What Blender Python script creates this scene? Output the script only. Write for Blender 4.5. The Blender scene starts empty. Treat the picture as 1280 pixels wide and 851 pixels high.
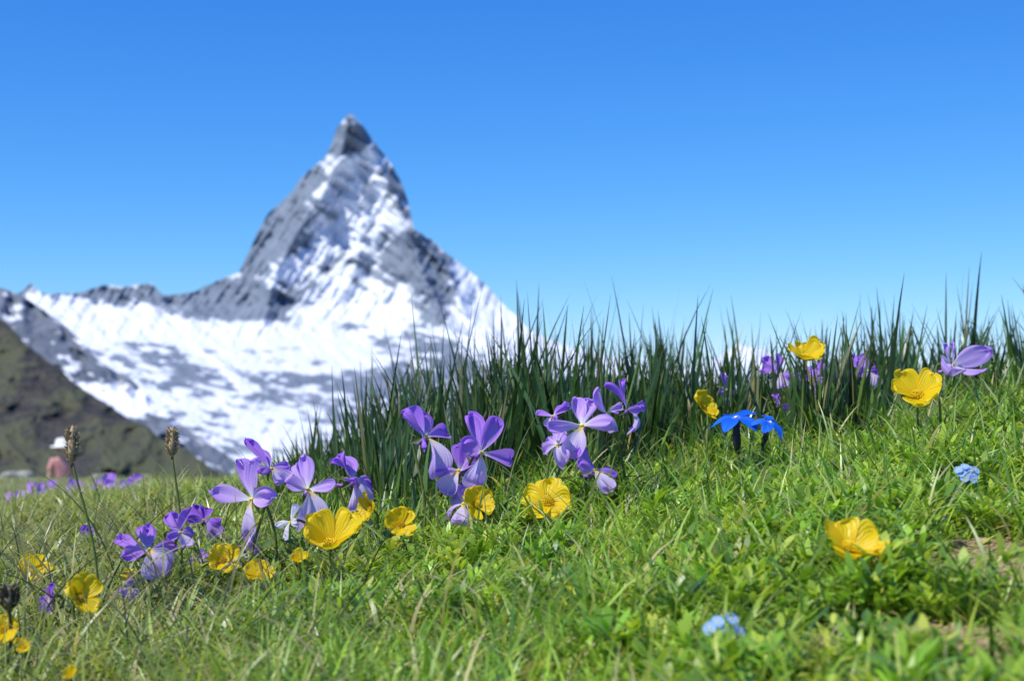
import bpy, math, random
import numpy as np
from mathutils import Vector, Matrix
R = random.Random(7)
rng = np.random.default_rng(11)
K = 0.36/640.0
PITCH = math.atan(46.5*K)
scene = bpy.context.scene
col = scene.collection
scene.view_settings.view_transform = 'Standard'
scene.view_settings.look = 'None'
scene.view_settings.exposure = 0

# ---------------------------------------------------------------- helpers
def P(px, py, D):
    cx = (px-640)*K; cy = (425.5-py)*K
    dy = math.cos(PITCH)-cy*math.sin(PITCH); dz = math.sin(PITCH)+cy*math.cos(PITCH)
    return Vector((cx/dy*D, D, dz/dy*D))
def Pn(px, py, D):
    cx = (px-640)*K; cy = (425.5-py)*K
    dy = math.cos(PITCH)-cy*math.sin(PITCH); dz = math.sin(PITCH)+cy*math.cos(PITCH)
    return np.stack([cx/dy*D, D+0*cx, dz/dy*D], -1)
T = rng.random((256,256))
def vn(x, y, s=0):
    x = np.asarray(x, float)+s*17.31; y = np.asarray(y, float)+s*5.77
    xi = np.floor(x).astype(np.int64); yi = np.floor(y).astype(np.int64)
    fx = x-xi; fy = y-yi; fx = fx*fx*(3-2*fx); fy = fy*fy*(3-2*fy)
    a = T[xi&255, yi&255]; b = T[(xi+1)&255, yi&255]; c = T[xi&255, (yi+1)&255]; d = T[(xi+1)&255, (yi+1)&255]
    return (a*(1-fx)+b*fx)*(1-fy)+(c*(1-fx)+d*fx)*fy
def fbm(x, y, o=4, s=0):
    r = 0; a = .5; t = 0
    for i in range(o):
        r = r+a*vn(x*2**i, y*2**i, s+i*3); t += a; a *= .55
    return r/t
def gz(x, y):
    x = np.asarray(x, float); y = np.asarray(y, float)
    X0 = .8
    z = -.11+.14*X0*np.tanh(x/X0)+.035*(np.clip(y, -1, 1.4)-.45)
    d = np.clip(y-1.4, 0, None)
    z = z-.067*(np.sqrt(d*d+.04)-.2)
    z = z-.35*np.clip(y-22, 0, None)
    z = np.maximum(z, -330-.0*y)
    amp = np.clip(1-(np.abs(y)+np.abs(x))/60, 0, 1)
    z = z+amp*(fbm(x*9, y*9, 3, 2)-.5)*.026+amp*np.clip(y-2, 0, 6)*.02*(fbm(x*.9, y*.9, 2, 5)-.5)
    return z
def gz1(x, y): return float(gz(np.array([x]), np.array([y]))[0])

def link(ob):
    col.objects.link(ob); return ob
def mesh_obj(name, verts, faces, mat=None, uv=None, smooth=True, colors=None, attr=None):
    me = bpy.data.meshes.new(name)
    V = np.asarray(verts, dtype=np.float32)
    if isinstance(faces, np.ndarray):
        n = faces.shape[1]; nf = faces.shape[0]
        me.vertices.add(len(V)); me.vertices.foreach_set('co', V.ravel())
        me.loops.add(nf*n); me.loops.foreach_set('vertex_index', faces.astype(np.int32).ravel())
        me.polygons.add(nf); me.polygons.foreach_set('loop_start', np.arange(0, nf*n, n, dtype=np.int32))
        me.polygons.foreach_set('loop_total', np.full(nf, n, dtype=np.int32))
        me.update(calc_edges=True)
    else:
        me.from_pydata([tuple(v) for v in V.tolist()], [], faces)
    if uv is not None:
        l = me.uv_layers.new(name='UVMap')
        vi = np.empty(len(me.loops), dtype=np.int32); me.loops.foreach_get('vertex_index', vi)
        l.data.foreach_set('uv', np.asarray(uv, dtype=np.float32)[vi].ravel())
    if colors is not None:
        a = me.color_attributes.new('Col', 'FLOAT_COLOR', 'POINT')
        c = np.ones((len(V), 4), dtype=np.float32); c[:, :3] = colors
        a.data.foreach_set('color', c.ravel())
    if attr is not None:
        a = me.attributes.new('snow', 'FLOAT', 'POINT'); a.data.foreach_set('value', np.asarray(attr, dtype=np.float32).ravel())
    me.polygons.foreach_set('use_smooth', np.full(len(me.polygons), smooth))
    me.update()
    if mat: me.materials.append(mat)
    return link(bpy.data.objects.new(name, me))

# ---------------------------------------------------------------- materials
def newmat(name):
    m = bpy.data.materials.new(name); m.use_nodes = True
    nt = m.node_tree; nt.nodes.clear()
    return m, nt, nt.nodes, nt.links
def leafmat(name, transl=.3, rough=.45, spec=.35, boost=(1,1,.6), gain=1.0):
    m, nt, N, L = newmat(name)
    o = N.new('ShaderNodeOutputMaterial'); p = N.new('ShaderNodeBsdfPrincipled'); t = N.new('ShaderNodeBsdfTranslucent'); mx = N.new('ShaderNodeMixShader')
    a = N.new('ShaderNodeAttribute'); a.attribute_name = 'Col'
    g = N.new('ShaderNodeVectorMath'); g.operation = 'MULTIPLY'; g.inputs[1].default_value = (boost[0]*1.4*gain, boost[1]*1.4*gain, boost[2]*gain)
    L.new(a.outputs['Color'], p.inputs['Base Color']); L.new(a.outputs['Color'], g.inputs[0]); L.new(g.outputs[0], t.inputs['Color'])
    p.inputs['Roughness'].default_value = rough; p.inputs['Specular IOR Level'].default_value = spec
    mx.inputs[0].default_value = transl
    L.new(p.outputs[0], mx.inputs[1]); L.new(t.outputs[0], mx.inputs[2]); L.new(mx.outputs[0], o.inputs[0])
    return m
def plain(name, c, rough=.6, noise=.25, scale=300, spec=.3, transl=0.0):
    m, nt, N, L = newmat(name)
    o = N.new('ShaderNodeOutputMaterial'); p = N.new('ShaderNodeBsdfPrincipled')
    tc = N.new('ShaderNodeTexCoord'); n = N.new('ShaderNodeTexNoise'); n.inputs['Scale'].default_value = scale
    mx = N.new('ShaderNodeMix'); mx.data_type = 'RGBA'
    mx.inputs['A'].default_value = (*[v*(1-noise) for v in c], 1); mx.inputs['B'].default_value = (*[min(1, v*(1+noise)) for v in c], 1)
    L.new(tc.outputs['Object'], n.inputs['Vector']); L.new(n.outputs['Fac'], mx.inputs['Factor']); L.new(mx.outputs['Result'], p.inputs['Base Color'])
    p.inputs['Roughness'].default_value = rough; p.inputs['Specular IOR Level'].default_value = spec
    if transl > 0:
        t = N.new('ShaderNodeBsdfTranslucent'); L.new(mx.outputs['Result'], t.inputs['Color'])
        ms = N.new('ShaderNodeMixShader'); ms.inputs[0].default_value = transl
        L.new(p.outputs[0], ms.inputs[1]); L.new(t.outputs[0], ms.inputs[2]); L.new(ms.outputs[0], o.inputs[0])
    else: L.new(p.outputs[0], o.inputs[0])
    return m
def petalmat(name, base, tip, throat, throat_pos=.25, vein=.35, rough=.5, transl=.35, spec=.25, veinfreq=13, bump=.25):
    """uv.x across the petal, uv.y base to tip"""
    m, nt, N, L = newmat(name)
    o = N.new('ShaderNodeOutputMaterial'); p = N.new('ShaderNodeBsdfPrincipled'); t = N.new('ShaderNodeBsdfTranslucent'); ms = N.new('ShaderNodeMixShader')
    uv = N.new('ShaderNodeUVMap'); uv.uv_map = 'UVMap'
    sp = N.new('ShaderNodeSeparateXYZ'); L.new(uv.outputs[0], sp.inputs[0])
    n = N.new('ShaderNodeTexNoise'); n.inputs['Scale'].default_value = 4; L.new(uv.outputs[0], n.inputs['Vector'])
    add = N.new('ShaderNodeMath'); add.operation = 'MULTIPLY_ADD'; L.new(n.outputs['Fac'], add.inputs[0]); add.inputs[1].default_value = .16; L.new(sp.outputs['Y'], add.inputs[2])
    cr = N.new('ShaderNodeValToRGB'); L.new(add.outputs[0], cr.inputs[0])
    e = cr.color_ramp.elements
    e[0].position = throat_pos*.55; e[0].color = (*throat, 1); e[1].position = 1; e[1].color = (*tip, 1)
    q = e.new(throat_pos+.12); q.color = (*base, 1)
    ux = N.new('ShaderNodeMath'); ux.operation = 'MULTIPLY_ADD'; L.new(sp.outputs['X'], ux.inputs[0]); ux.inputs[1].default_value = veinfreq*6.283
    n2 = N.new('ShaderNodeTexNoise'); n2.inputs['Scale'].default_value = 3.5; L.new(uv.outputs[0], n2.inputs['Vector'])
    nm = N.new('ShaderNodeMath'); nm.operation = 'MULTIPLY'; L.new(n2.outputs['Fac'], nm.inputs[0]); nm.inputs[1].default_value = 9; L.new(nm.outputs[0], ux.inputs[2])
    sn = N.new('ShaderNodeMath'); sn.operation = 'SINE'; L.new(ux.outputs[0], sn.inputs[0])
    mr = N.new('ShaderNodeMapRange'); L.new(sn.outputs[0], mr.inputs[0]); mr.inputs[1].default_value = .2; mr.inputs[2].default_value = 1; mr.inputs[3].default_value = 0; mr.inputs[4].default_value = vein
    fade = N.new('ShaderNodeMapRange'); L.new(sp.outputs['Y'], fade.inputs[0]); fade.inputs[1].default_value = 0; fade.inputs[2].default_value = .95; fade.inputs[3].default_value = 1; fade.inputs[4].default_value = .15
    mu = N.new('ShaderNodeMath'); mu.operation = 'MULTIPLY'; L.new(mr.outputs[0], mu.inputs[0]); L.new(fade.outputs[0], mu.inputs[1])
    mx = N.new('ShaderNodeMix'); mx.data_type = 'RGBA'; L.new(mu.outputs[0], mx.inputs['Factor']); L.new(cr.outputs[0], mx.inputs['A']); mx.inputs['B'].default_value = (base[0]*.35, base[1]*.3, base[2]*.45, 1)
    L.new(mx.outputs['Result'], p.inputs['Base Color']); L.new(mx.outputs['Result'], t.inputs['Color'])
    bp = N.new('ShaderNodeBump'); bp.inputs['Strength'].default_value = bump; bp.inputs['Distance'].default_value = .0005; L.new(sn.outputs[0], bp.inputs['Height']); L.new(bp.outputs[0], p.inputs['Normal'])
    p.inputs['Roughness'].default_value = rough; p.inputs['Specular IOR Level'].default_value = spec
    ms.inputs[0].default_value = transl
    L.new(p.outputs[0], ms.inputs[1]); L.new(t.outputs[0], ms.inputs[2]); L.new(ms.outputs[0], o.inputs[0])
    return m
M_light = petalmat('viola_lilac', (.76,.54,.95), (.62,.37,.92), (.96,.93,.93), .28, .22, transl=.45)
M_mid = petalmat('viola_violet', (.60,.33,.90), (.48,.21,.84), (.9,.82,.93), .2, .28, transl=.45)
M_deep = petalmat('viola_deep', (.40,.17,.74), (.32,.11,.66), (.5,.4,.7), .1, .3, transl=.45)
M_lowL = petalmat('viola_lip_pale', (.86,.76,.96), (.68,.47,.93), (.95,.70,.08), .24, .5, transl=.45)
M_lowD = petalmat('viola_lip_dark', (.60,.40,.85), (.42,.19,.75), (.9,.65,.1), .2, .5, transl=.45)
M_white = petalmat('viola_white', (.86,.84,.90), (.80,.76,.92), (.9,.75,.2), .2, .2, transl=.4)
M_yel = petalmat('buttercup_yellow', (.95,.66,.006), (.95,.70,.010), (.93,.54,.004), .2, .06, rough=.40, transl=.45, spec=.4, veinfreq=9, bump=.3)
M_gent = petalmat('gentian_blue', (.010,.13,.80), (.015,.18,.86), (.3,.45,.8), .1, .3, transl=.3)
M_fmn = petalmat('forgetmenot_blue', (.42,.60,.92), (.34,.54,.92), (.9,.9,.9), .2, .1)
M_stem = plain('stem_green', (.13,.18,.045), transl=.15)
M_stemd = plain('stem_dark', (.05,.05,.03))
M_calyx = plain('calyx_green', (.09,.15,.03), transl=.2)
M_gcalyx = plain('gentian_calyx', (.03,.035,.05))
M_stamen = plain('stamen_yellow', (.90,.62,.02))
M_stig = plain('stigma_yellow', (.85,.65,.05))
M_seed = plain('seedhead_brown', (.40,.30,.17), noise=.5, scale=700)
M_seedd = plain('seedhead_dark', (.13,.11,.07), noise=.5, scale=700)
M_grass = leafmat('turf_leaf', .42, .38, .6)
M_sedge = leafmat('sedge_leaf', .22, .33, .65)
M_mead = leafmat('meadow_leaf', .3, .6, .2)

# ground
m, nt, N, L = newmat('soil_and_moss'); M_ground = m
o = N.new('ShaderNodeOutputMaterial'); p = N.new('ShaderNodeBsdfPrincipled'); tc = N.new('ShaderNodeTexCoord')
n1 = N.new('ShaderNodeTexNoise'); n1.inputs['Scale'].default_value = 260; n1.inputs['Detail'].default_value = 6
n3 = N.new('ShaderNodeTexNoise'); n3.inputs['Scale'].default_value = .9; n3.inputs['Detail'].default_value = 5
for n in (n1, n3): L.new(tc.outputs['Object'], n.inputs['Vector'])
c1 = N.new('ShaderNodeValToRGB'); c1.color_ramp.elements[0].color = (.12,.08,.03,1); c1.color_ramp.elements[1].color = (.46,.34,.18,1); c1.color_ramp.elements[0].position = .3; c1.color_ramp.elements[1].position = .72
L.new(n1.outputs['Fac'], c1.inputs[0])
c2 = N.new('ShaderNodeValToRGB'); c2.color_ramp.elements[0].color = (.14,.17,.05,1); c2.color_ramp.elements[1].color = (.36,.34,.16,1)
L.new(n3.outputs['Fac'], c2.inputs[0])
ge = N.new('ShaderNodeNewGeometry'); sx = N.new('ShaderNodeSeparateXYZ'); L.new(ge.outputs['Position'], sx.inputs[0])
mr = N.new('ShaderNodeMapRange'); L.new(sx.outputs['Y'], mr.inputs[0]); mr.inputs[1].default_value = 1.2; mr.inputs[2].default_value = 3
mx = N.new('ShaderNodeMix'); mx.data_type = 'RGBA'; L.new(mr.outputs[0], mx.inputs['Factor']); L.new(c1.outputs[0], mx.inputs['A']); L.new(c2.outputs[0], mx.inputs['B'])
L.new(mx.outputs['Result'], p.inputs['Base Color']); p.inputs['Roughness'].default_value = .95
bp = N.new('ShaderNodeBump'); bp.inputs['Strength'].default_value = .8; bp.inputs['Distance'].default_value = .003; L.new(n1.outputs['Fac'], bp.inputs['Height']); L.new(bp.outputs[0], p.inputs['Normal'])
L.new(p.outputs[0], o.inputs[0])

def rockmat(name, r1, r2, snow=(.70,.73,.79), scale=.006):
    m, nt, N, L = newmat(name)
    o = N.new('ShaderNodeOutputMaterial'); p = N.new('ShaderNodeBsdfPrincipled'); tc = N.new('ShaderNodeTexCoord')
    n1 = N.new('ShaderNodeTexNoise'); n1.inputs['Scale'].default_value = scale; n1.inputs['Detail'].default_value = 8; n1.inputs['Roughness'].default_value = .65
    L.new(tc.outputs['Object'], n1.inputs['Vector'])
    c = N.new('ShaderNodeValToRGB'); c.color_ramp.elements[0].position = .36; c.color_ramp.elements[1].position = .64
    c.color_ramp.elements[0].color = (*r1, 1); c.color_ramp.elements[1].color = (*r2, 1); L.new(n1.outputs['Fac'], c.inputs[0])
    a = N.new('ShaderNodeAttribute'); a.attribute_name = 'snow'
    mx = N.new('ShaderNodeMix'); mx.data_type = 'RGBA'; L.new(a.outputs['Fac'], mx.inputs['Factor']); L.new(c.outputs[0], mx.inputs['A']); mx.inputs['B'].default_value = (*snow, 1)
    L.new(mx.outputs['Result'], p.inputs['Base Color']); p.inputs['Roughness'].default_value = .9; p.inputs['Specular IOR Level'].default_value = .1
    L.new(p.outputs[0], o.inputs[0]); return m
M_rock = rockmat('alpine_rock_and_snow', (.135,.17,.215), (.215,.25,.305))  # distance haze is put into the bluish rock tint, no volume
M_rockmid = rockmat('grey_ridge_rock', (.095,.115,.15), (.17,.19,.23))
M_rocknear = rockmat('dark_scree_rock', (.026,.028,.030), (.078,.072,.058), snow=(.085,.090,.050), scale=.05)

# ---------------------------------------------------------------- ground sheet
def graded(fine, lim, start, g=1.22):
    a = [start]; st = fine
    while a[-1] < lim: st *= g; a.append(a[-1]+st)
    return a
xf = np.arange(-.75, .851, .011)
xs = np.concatenate([-np.array(graded(.011, 15000, .75))[1:][::-1], xf, np.array(graded(.011, 15000, .85))[1:]])
yf = np.arange(.15, 2.2, .012)
ys = np.concatenate([-np.array(graded(.012, 9000, -.15))[1:][::-1], yf, np.array(graded(.012, 15000, 2.2, 1.09))[1:]])
XX, YY = np.meshgrid(xs, ys)
ZZ = gz(XX, YY)
def gridfaces(nr, nc):
    i = np.arange(nr-1)[:, None]*nc+np.arange(nc-1)[None, :]
    i = i.ravel(); return np.stack([i, i+1, i+nc+1, i+nc], -1)
g = mesh_obj('ground', np.stack([XX, YY, ZZ], -1).reshape(-1, 3), gridfaces(len(ys), len(xs)), M_ground)
g['kind'] = 'structure'; g['label'] = 'grassy alpine slope with brown soil patches'; g['category'] = 'ground'

# ---------------------------------------------------------------- mountains
def ell(px, py, cx, cy, rx, ry, rot=0, soft=1.0):
    c = math.cos(math.radians(rot)); s = math.sin(math.radians(rot))
    dx = px-cx; dy = py-cy
    u = (dx*c+dy*s)/rx; v = (-dx*s+dy*c)/ry
    return np.exp(-(u*u+v*v)**1.5*.7)
def dist_poly(px, py, pts):
    best = np.full(px.shape, 1e9)
    for (x0, y0), (x1, y1) in zip(pts[:-1], pts[1:]):
        dx = x1-x0; dy = y1-y0; t = np.clip(((px-x0)*dx+(py-y0)*dy)/(dx*dx+dy*dy), 0, 1)
        best = np.minimum(best, np.hypot(px-x0-t*dx, py-y0-t*dy))
    return best
def sheet(name, x0, x1, nx, ny, sil, bottom, Df, relief, snowf, mat, jag=3, back=(1500, -1200)):
    px = np.linspace(x0, x1, nx); sp = np.array(sil, float)
    s = np.interp(px, sp[:, 0], sp[:, 1])+jag*(fbm(px/9, px*0+3, 4, 9)-.5)*2
    t = np.linspace(0, 1, ny)[:, None]
    PX = px[None, :]+0*t; PY = s[None, :]+(bottom-s[None, :])*t
    D = Df(PX, PY)-relief(PX, PY)
    V = Pn(PX, PY, D)
    bk = V[0].copy(); bk[:, 1] += back[0]; bk[:, 2] += back[1]
    V = np.concatenate([bk[None], V], 0)
    S = snowf(PX, PY); S = np.concatenate([S[:1], S], 0)
    ob = mesh_obj(name, V.reshape(-1, 3), gridfaces(ny+1, nx)[:, ::-1].copy(), mat, attr=S.ravel())
    ob['kind'] = 'structure'; return ob
def sm(x, a, b):
    t = np.clip((x-a)/(b-a), 0, 1); return t*t*(3-2*t)
sil = [(-500,330),(-200,350),(-60,372),(0,372),(25,366),(38,354),(52,366),(80,368),(100,366),(128,357),(160,358),(190,354),(205,369),(240,366),(270,352),(298,341),(310,318),(322,290),(336,265),(352,252),(367,238),(378,220),(390,209),(405,199),(415,180),(420,163),(427,153),(437,142),(447,150),(456,160),(466,176),(480,193),(492,210),(502,228),(509,248),(514,272),(518,288),(540,299),(556,315),(575,328),(597,347),(612,362),(634,385),(655,405),(672,418),(700,430),(740,440),(790,452),(850,466),(920,480),(1300,500),(1800,500)]
horn = [(437,142),(462,185),(492,240),(512,290),(528,340),(560,410),(600,470)]
furg = [(437,142),(425,200),(400,245),(372,290),(345,340),(330,400)]
n_ridge = [(518,288),(560,340),(585,400),(640,460)]
rib1 = [(440,200),(455,260),(445,330),(420,380)]
rib2 = [(400,250),(410,310),(385,370)]
def Dm(px, py):
    return np.interp(py, [140,300,380,420,480,560,620,720], [9300,8900,8400,7800,6300,4500,3600,2250])
def Rm(px, py):
    w = 1-sm(py, 370, 440)
    r = w*(480*np.exp(-dist_poly(px, py, horn)/30)+280*np.exp(-dist_poly(px, py, furg)/22)+260*np.exp(-dist_poly(px, py, n_ridge)/18)+90*np.exp(-dist_poly(px, py, rib1)/12)+80*np.exp(-dist_poly(px, py, rib2)/12))
    rd = 1-np.abs(2*fbm((px+.9*py)/60, (py-.8*px)/22, 3, 1)-1)
    rg = 1-np.abs(2*fbm((px+.6*py)/13, (py-.4*px)/60, 3, 4)-1)
    r = r+(rd-.7)*(45*w+100)+(rg-.7)*(60*w+40)
    return r
def Sm(px, py):
    s = np.where(py < 370, .0, .05)
    P_ = [(458,235,42,42,0,.34),(446,150,7,9,0,.7),(460,285,66,20,-18,.3),(385,322,36,10,-18,.35),(385,330,70,6,-30,.25),(440,388,64,28,0,.75),(400,365,30,10,-35,.3),
          (618,378,62,20,43,.9),(650,425,80,25,20,.8),(760,455,110,18,8,.9),(590,395,35,18,20,.35),(130,405,95,22,8,.6),(110,378,70,7,0,.2),(250,435,200,24,3,.36),(420,445,90,14,0,.3),
          (300,415,90,16,0,.42),(200,495,120,9,4,.4),(330,530,150,13,0,.3),(270,505,140,8,3,.2),(390,560,120,12,8,.3),(60,400,60,18,25,.5),(385,212,18,7,-50,.3),(330,345,25,5,-20,.3),(300,475,20,5,25,.5),(400,480,22,5,-20,.5),(345,468,16,4,-30,.5)]
    N_ = [(440,172,18,16,0,1.0),(350,276,21,64,34,.9),(285,372,50,17,-8,1.0),(350,380,60,13,-10,.7),(330,398,50,6,0,.4),(538,350,28,56,-25,.7),(505,330,22,22,0,.4),(497,240,12,40,-22,.5),
          (200,440,34,16,24,.75),(238,462,26,8,12,.6),(360,475,150,7,0,.5),(480,485,85,18,0,.45),(436,409,26,6,0,.9),(165,372,45,9,0,.6),(270,392,35,6,0,.5),(560,450,60,20,10,.4),(320,497,90,5,0,.35),(470,525,70,14,0,.3),(150,425,20,7,30,.4),(130,366,90,6,0,.35),(120,440,20,6,40,.4)]
    for (a,b,c,d,r,w) in P_: s = s+w*ell(px, py, a, b, c, d, r)
    for (a,b,c,d,r,w) in N_: s = s-w*ell(px, py, a, b, c, d, r)
    nz = fbm((px+.9*py)/36, (py+.95*px)/9, 4, 7)-.5
    nb = fbm((px+.5*py)/40, (py-.6*px)/8, 4, 8)-.5
    n3 = fbm((px+1.2*py)/26, (py-.22*px)/5, 5, 15)-.5
    n4 = fbm(px/5, py/3, 3, 25)-.5
    low = sm(py, 385, 440)
    s = s+(1.1*nz+1.3*nb)*(1-low*.7)+2.3*n3*low+.18*n4
    return sm(s, -.09, .14)*(.9+.2*(fbm(px/14, py/6, 3, 44)-.2))
mt = sheet('snowy_mountain', -480, 1750, 1400, 400, sil, 720, Dm, Rm, Sm, M_rock, jag=1.8)
mt['label'] = 'pyramid shaped rocky peak with snow fields and glacier'; mt['category'] = 'mountain'
sil2 = [(560,470),(640,455),(700,448),(760,455),(820,464),(870,460),(895,450),(912,436),(928,430),(940,434),(958,437),(975,450),(1000,462),(1060,470),(1150,460),(1250,474),(1700,470)]
mt = sheet('distant_snow_peak', 560, 1700, 300, 40, sil2, 560, lambda a, b: np.interp(b, [430, 560], [15000, 11500]), lambda a, b: 400*(fbm(a/20, b/15, 4, 3)-.5),
      lambda a, b: sm(.5-(b-455)/45+(fbm(a/9, b/5, 3, 5)-.5)*1.0, -.1, .1), M_rock, jag=2)
mt['label'] = 'far snow covered mountain range under blue sky'; mt['category'] = 'mountain'
sil3 = [(-600,300),(-200,330),(-40,350),(0,360),(25,368),(48,382),(70,398),(95,420),(118,446),(140,462),(160,470),(190,500),(240,540),(300,580),(420,640)]
mt = sheet('grey_ridge', -600, 420, 420, 90, sil3, 660, lambda a, b: np.interp(b, [300, 470, 660], [5200, 4200, 2300]), lambda a, b: 200*(1-np.abs(2*fbm((a-.8*b)/34, (b+.3*a)/36, 4, 6)-1)-.6),
      lambda a, b: sm((fbm((a-b)/16, (b)/7, 4, 8)-.66)+ell(a, b, 140, 500, 60, 18, 10)*.55, -.03, .06), M_rockmid, jag=2, back=(600, -300))
mt['label'] = 'bluish grey rocky ridge with few snow patches'; mt['category'] = 'ridge'
sil4 = [(-700,150),(-300,270),(-100,350),(-30,388),(0,400),(18,412),(32,430),(48,440),(70,458),(88,476),(103,486),(120,498),(150,514),(165,526),(185,534),(205,550),(240,566),(262,584),(300,606),(400,660)]
mt = sheet('dark_rocky_hillside', -700, 400, 800, 200, sil4, 690, lambda a, b: np.interp(b, [150, 400, 600, 690], [1400, 1000, 620, 500]), lambda a, b: 45*(1-np.abs(2*fbm((a-.9*b)/70, (b+.5*a)/50, 3, 2)-1)-.6)+6*fbm(a/5, b/3.5, 3, 3),
      lambda a, b: sm(fbm((a-b)/60, (b+.5*a)/26, 5, 61)+.3*(fbm(a/6, b/5, 3, 62)-.5)+.10*sm(b, 440, 600), .46, .64)*.9, M_rocknear, jag=4, back=(120, -60))
mt['label'] = 'dark grey rocky hillside with olive patches'; mt['category'] = 'hillside'

# ---------------------------------------------------------------- blades
def blades(base, h, w, az, th0, bend, segs, prof, colr, tipcol=None, tipamt=.0, twist=None, rootdark=.8):
    n = len(base); s = np.linspace(0, 1, segs+1)
    face = az+np.pi/2+(twist if twist is not None else 0)
    cx, cy = np.cos(az), np.sin(az)
    pos = np.zeros((n, segs+1, 3)); pos[:, 0] = base
    for i in range(1, segs+1):
        th = th0+bend*(s[i]-.5/segs)
        d = h/segs
        pos[:, i, 0] = pos[:, i-1, 0]+np.sin(th)*cx*d
        pos[:, i, 1] = pos[:, i-1, 1]+np.sin(th)*cy*d
        pos[:, i, 2] = pos[:, i-1, 2]+np.cos(th)*d
    sd = np.stack([np.cos(face), np.sin(face), 0*face], -1)
    if prof == 'leaf': ww = np.sin(np.pi*np.clip(s*.9+.08, 0, 1))**.8; ww[-1] = .02
    else: ww = (1-s**2.2)*.96+.04; ww[0] = .7
    off = sd[:, None, :]*(w[:, None]*ww[None, :]*.5)[:, :, None]
    V = np.stack([pos-off, pos+off], 2)
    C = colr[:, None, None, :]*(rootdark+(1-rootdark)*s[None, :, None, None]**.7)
    if tipcol is not None:
        k = (np.clip((s-.8)/.2, 0, 1)*tipamt)[None, :, None, None]
        C = C*(1-k)+np.array(tipcol)[None, None, None, :]*k
    C = np.broadcast_to(C, V.shape)
    idx = np.arange(n)[:, None]*(segs+1)*2+np.arange(segs)[None, :]*2
    idx = idx.ravel()
    F = np.stack([idx, idx+1, idx+3, idx+2], -1)
    return V.reshape(-1, 3), F, C.reshape(-1, 3)
def merge(parts):
    V = []; F = []; C = []; o = 0
    for v, f, c in parts: V.append(v); F.append(f+o); C.append(c); o += len(v)
    return np.concatenate(V), np.concatenate(F), np.concatenate(C)
def palette(n, cols, wts, var=.25):
    cols = np.array(cols); i = rng.choice(len(cols), n, p=np.array(wts)/sum(wts))
    c = cols[i]*(1+var*(rng.random((n, 1))*2-1)); return c*(1+.08*(rng.random((n, 3))*2-1))
def onground(x, y): return np.stack([x, y, gz(x, y)-.003], -1)
def bare(x, y):
    d = 0*x
    for (px, D, rx, ry) in [(1255,.57,.036,.07),(1185,.58,.036,.022),(1010,.49,.024,.018),(1290,.70,.05,.035),(1120,.49,.026,.018),(1235,.46,.026,.03)]:
        cx = (px-640)*K*D
        d = np.maximum(d, np.exp(-(((x-cx)/rx)**2+((y-D)/ry)**2)))
    return d+.55*(fbm(x*40, y*40, 3, 21)-.5)
def scatter(n, y0, y1, xm, powr=1.0, side=.42):
    y = y0+(y1-y0)*rng.random(n)**powr
    x = (rng.random(n)*2-1)*(side*y+xm)
    return x, y
def dry(x, y, c):
    # drier, straw-mixed turf on the lower left slope
    k = (sm(-x/y, .08, .34)*(.3+.5*fbm(x*12, y*12, 3, 71)))[:, None]
    return c*(1-k)+np.array([.38,.36,.15])*k*(.7+.6*rng.random((len(x), 1)))
parts = []
# 1 fine turf
x, y = scatter(112000, .27, 1.75, .06, 1.1)
cl = fbm(x*14, y*14, 3, 30)
keep = (rng.random(len(x)) < .45+1.2*(cl-.3)) & ((bare(x, y) < .42) | (rng.random(len(x)) < .10))
x, y, cl = x[keep], y[keep], cl[keep]
n = len(x)
h = (.012+.027*rng.random(n)**1.7)*(.6+.8*cl); w = .0008+.0013*rng.random(n)
c = palette(n, [(.22,.38,.035),(.34,.50,.05),(.09,.19,.03),(.44,.52,.10),(.60,.52,.27)], [32,33,12,18,9], .3)
c *= (.75+.65*fbm(x*7, y*7, 2, 33))[:, None]; c = dry(x, y, c)
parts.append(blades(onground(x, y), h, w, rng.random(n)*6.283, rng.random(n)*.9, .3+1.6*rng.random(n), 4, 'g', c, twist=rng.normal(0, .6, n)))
# 2 longer arching blades
x, y = scatter(17000, .34, 1.3, .05)
k = (bare(x, y) < .5) & (fbm(x*8, y*8, 2, 77) > .36); x, y = x[k], y[k]; n = len(x)
c = palette(n, [(.22,.38,.05),(.11,.23,.03),(.35,.47,.09),(.58,.51,.28)], [38,23,25,14]); c = dry(x, y, c)
hl = (.024+.038*rng.random(n))*np.clip(y/.75, .45, 1)
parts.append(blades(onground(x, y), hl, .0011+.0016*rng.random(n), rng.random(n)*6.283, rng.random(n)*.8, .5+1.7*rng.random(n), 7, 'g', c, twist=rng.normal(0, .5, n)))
# 2b curling straw stalks at the left
n = 620
y = .5+.7*rng.random(n); a = -.40+.40*rng.random(n)**1.3; x = a*y
c = palette(n, [(.55,.46,.25),(.42,.36,.17),(.28,.30,.12)], [45,35,20])
parts.append(blades(onground(x, y), .035+.065*rng.random(n), .0006+.0007*rng.random(n), rng.random(n)*6.283, rng.random(n)*.7, .8+2.4*rng.random(n), 10, 'g', c, twist=rng.normal(0, 1, n)))
# 2c long dark arching stems around the seed heads
n = 46
y = .62+.22*rng.random(n); a = -.37+.17*rng.random(n); x = a*y
c = palette(n, [(.07,.09,.03),(.16,.15,.06),(.40,.33,.17)], [45,30,25])
azs = np.where(rng.random(n) < .6, math.pi, 0)+rng.normal(0, .6, n)
parts.append(blades(onground(x, y), .07+.055*rng.random(n), .0010+.0006*rng.random(n), azs, .05+.35*rng.random(n), .9+1.8*rng.random(n)**1.5, 16, 'g', c, twist=np.pi/2+rng.normal(0, .3, n)))
V, F, C = merge(parts)
ob = mesh_obj('grass', V, F, M_grass, colors=C); ob['kind'] = 'stuff'; ob['label'] = 'short bright green alpine turf grass'; ob['category'] = 'grass'
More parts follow.
